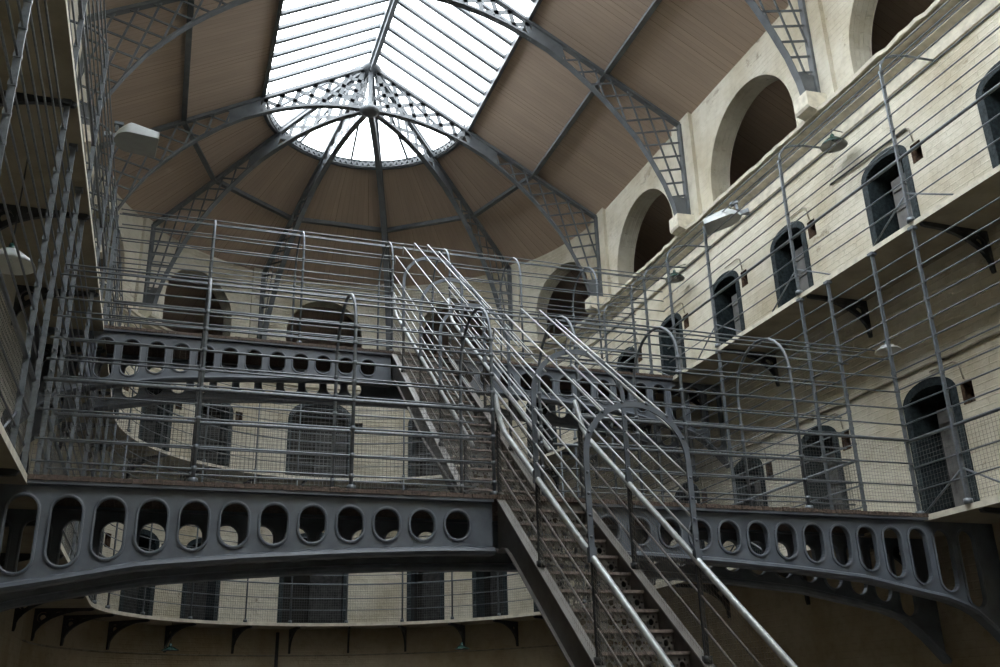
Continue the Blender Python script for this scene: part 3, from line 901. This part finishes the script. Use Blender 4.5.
for i in range(n):
    a, b, m_ = PI*i/n, PI*(i+1)/n, PI*(i+.5)/n
    mb.bar(R2(a, 2.07, .05), R2(m_, 2.07, -.07), .04, .04); mb.bar(R2(m_, 2.07, -.07), R2(b, 2.07, .05), .04, .04)
mb.tube([R2(PI*i/n, 2.07, .06) for i in range(n+1)], .028, 5); mb.tube([R2(PI*i/n, 2.07, -.08) for i in range(n+1)], .018, 5)
mb.build('pierced_band', M['roof_iron'], w2)
mb = MB(); mb.lathe((XC, YC, ZR-.22), [(0, 0), (.15, 0), (.22, .03), (.22, .08), (.1, .2), (0, .26)], 20); mb.build('ridge_cap', M['roof_iron'], w2)

# ------------------------------------------------------------------ lamps
def pendant(c, r, ztop, mat, label, arm=None, fl=1.0):
    lin = M['lamp_grey'] if mat == M['green'] else M['enamel_in']
    t = thing('pendant_lamp', c, label, 'lamp')
    mb = MB(); mb.lathe(c, [(.04, r*.62*fl), (.08, r*.60*fl), (r*.55, r*.46*fl), (r*.88, r*.2*fl), (r, 0), (r*.97, 0)], 24); shade = mb.build('lamp_shade', mat, t)
    mb = MB(); mb.lathe(c, [(.02, r*.5*fl), (r*.53, r*.39*fl), (r*.86, r*.16*fl), (r*.97, .0)], 24); mb.build('shade_lining', lin, shade)
    mb = MB(); mb.lathe(c, [(.0, r*.60*fl+.07), (.025, r*.60*fl+.07), (.035, r*.60*fl), (.035, r*.5*fl), (0, r*.5*fl)], 12); mb.build('lamp_socket', M['green'], t)
    mb = MB(); z = c[2]+r*.60*fl+.06
    if arm: mb.tube([(c[0], c[1], z), (c[0], c[1], ztop), arm], .007, 5)
    else: mb.tube([(c[0], c[1], z), (c[0], c[1], ztop)], .007, 5)
    mb.build('hanging_rod', M['dark_iron'], t)
    mb = MB(); mb.lathe((c[0], c[1], c[2]), [(0, .0), (.025, .01), (.035, .03), (.02, .05), (0, .06)], 12); mb.build('bulb', M['enamel_in'], t)
def flood(base, d, label, K=1.0):
    """long half-shell street lamp; base is its mounting end, d the direction it points in"""
    t = thing('flood_lamp', base, label, 'lamp')
    d = Vector(d).normalized(); side = d.cross(Vector((0, 0, 1))).normalized(); up = side.cross(d)
    L = .56; b = Vector(base)
    def shell(sc_, mat, nm):
        mb = MB(); n, m = 12, 10; vs = []
        for i in range(n+1):
            u = i/n
            w = .20*K*sc_*min(1, sqrt(max(0, 1-(1-min(1, u*1.9))**2))+.12)
            h = .23*K*sc_*(min(1, .25+u*2.2))*(1-.35*u)
            for j in range(m+1):
                a = PI*j/m
                vs.append(b+d*(L*u)+side*(w*cos(a))+up*(h*sin(a)-.02*u))
        fs = [(i*(m+1)+j, i*(m+1)+j+1, (i+1)*(m+1)+j+1, (i+1)*(m+1)+j) for i in range(n) for j in range(m)]
        fs += [tuple(range(m+1)), tuple(n*(m+1)+j for j in range(m+1))[::-1]]
        mb.add(vs, fs, smooth=True); mb.build(nm, mat, t)
    shell(1, M['enamel'], 'lamp_shade')
    mb = MB(); vs = []; n = 12
    for i in range(n+1):
        u = i/n; w = .195*K*min(1, sqrt(max(0, 1-(1-min(1, u*1.9))**2))+.12)
        vs += [b+d*(L*u*.99)+side*w-up*(.02*u+.004), b+d*(L*u*.99)-side*w-up*(.02*u+.004)]
    mb.add(vs, [(2*i, 2*i+1, 2*i+3, 2*i+2) for i in range(n)]); mb.build('diffuser', M['lamp_grey'], t)
    mb = MB(); mb.bar(b-d*.13+up*.05, b+d*.04+up*.05, .06, .06); mb.bar(b+up*.12+d*.02, b+up*.24+d*.02, .04, .04); mb.bar(b+up*.24-d*.02, b+up*.24+d*.1, .09, .04)
    mb.build('mounting_clamp', M['cage'], t)
flood((-1.18, 12.2, 7.32+ZO), (1, .1, 0), 'long pale enamel floodlight jutting from the left upper cage against the ceiling', 1.35)
flood((7.72, 10.85, 6.76+ZO), (-.8, .6, -.2), 'long pale enamel floodlight above the right upper cage, below the arches')
pendant((-1.50, 8.40, 3.65+ZO), .215, Z2-SLAB, M['enamel'], 'round pale pendant lamp under the upper landing at the left edge')
pendant((8.05, 9.04, 6.94+ZO), .18, 7.2+ZO, M['green'], 'round green enamel lamp under the right cornice, the nearer of two', (8.25, 9.05, 7.2+ZO))
pendant((8.05, 13.49, 6.92+ZO), .17, 7.15+ZO, M['green'], 'round green enamel lamp under the right cornice, the farther of two', (8.25, 13.4, 7.2+ZO))
pendant((7.9, 8.58, 3.80+ZO), .155, Z2-SLAB, M['enamel'], 'round pale pendant lamp under the upper landing on the right', fl=.7)
pendant((.27, 20.1, 1.15+ZO), .17, Z1-SLAB, M['green'], 'small green pendant lamp below the lower curved landing, left of the staircase', fl=.6)
pendant((6.06, 20.13, 1.13+ZO), .17, Z1-SLAB, M['green'], 'small green pendant lamp below the lower curved landing, beside the staircase', fl=.6)

# ------------------------------------------------------------------ conduits and pipes
def conduit(pts, r, label, cat='pipe', mat=None):
    mb = MB(); mb.tube(pts, r, 6)
    tag(mb.build('wall_conduit', mat or M['pipe']), label, cat)
conduit([pos(s_right(2)+i*.5, .02, 3.60+ZO+(.012 if i % 2 else 0)) for i in range(30)], .016, 'thin conduit fixed along the right wall above the lower doors')
conduit([pos(s_right(9.5), .02, 6.64+ZO), pos(s_right(8.95), .025, 6.62+ZO), pos(s_right(8.0), .02, 6.60+ZO)], .013, 'short dark strip along the right wall above the nearest upper cell doors', 'cable', M['dark_iron'])  # thin dark strip on the wall over the upper doors
conduit([pos(s_ang(98.3), .05, z) for z in (0, 1.0+ZO, 1.6+ZO)], .04, 'dark drain pipe down the curved end wall below the lower landing', mat=M['dark_iron'])
conduit([pos(LA*i/30, .02, 1.13+ZO) for i in range(31)], .015, 'thin conduit round the curved end wall below the lower landing', mat=M['pipe'])
for s, z, hw, sp, rise, lab, lf, lvl in doors:
    sn = s-hw-.24
    if lvl == 'upper' and 6 < (YC+s) and s < 0 or lvl == 'lower' and s < 0 and YC+s > 6:
        mb = MB(); mb.tube([pos(s-.1, .02, z+sp+rise+.16), pos(sn+.10, .02, z+sp+rise+.16), pos(sn+.03, .02, z+sp+rise+.12), pos(sn, .02, z+1.55)], .009, 5)
        o = mb.build('bell_conduit', M['pipe']); tag(o, 'bent conduit over '+lab.replace('dark cell door', 'door'), 'conduit', 'bell conduits over the cell doors')

# ------------------------------------------------------------------ light and camera
w = bpy.data.worlds.new('overcast_sky'); sc.world = w; w.use_nodes = True
bg = w.node_tree.nodes['Background']; bg.inputs[0].default_value = (.93, .97, 1.0, 1); bg.inputs[1].default_value = 1.0
SKY = 10.8
# overcast sky, somewhat brighter on the left side of the hall
wt = w.node_tree; tc = wt.nodes.new('ShaderNodeTexCoord'); sx = wt.nodes.new('ShaderNodeSeparateXYZ')
wt.links.new(tc.outputs['Generated'], sx.inputs[0])
m1 = wt.nodes.new('ShaderNodeMath'); m1.operation = 'MULTIPLY_ADD'; m1.inputs[1].default_value = -.45*SKY; m1.inputs[2].default_value = SKY
wt.links.new(sx.outputs[0], m1.inputs[0]); wt.links.new(m1.outputs[0], bg.inputs[1])

yaw, pitch, roll = [math.radians(a) for a in (19.41820884, 21.25861703, -1.63585011)]
cy, sy = cos(yaw), sin(yaw)
f = Vector((sy*cos(pitch), cy*cos(pitch), sin(pitch))); r = Vector((cy, -sy, 0)); u = r.cross(f)
r2 = r*cos(roll)+u*sin(roll); u2 = -r*sin(roll)+u*cos(roll)
cam = bpy.data.objects.new('camera', bpy.data.cameras.new('camera')); COL.objects.link(cam)
cam.matrix_world = Matrix(((r2.x, u2.x, -f.x, 0), (r2.y, u2.y, -f.y, 0), (r2.z, u2.z, -f.z, ZO), (0, 0, 0, 1)))
cam.data.sensor_width = 36; cam.data.lens = 957.89/1000*36; cam.data.clip_start = .05
sc.camera = cam
sc.view_settings.view_transform = 'Standard'; sc.view_settings.look = 'None'
sc.view_settings.gamma = 1; sc.view_settings.use_curve_mapping = False
sc.view_settings.exposure = 0.0
sc.cycles.use_denoising = True
sc.cycles.max_bounces = 8; sc.cycles.diffuse_bounces = 6; sc.cycles.caustics_reflective = False; sc.cycles.sample_clamp_indirect = 12; sc.cycles.transparent_max_bounces = 8
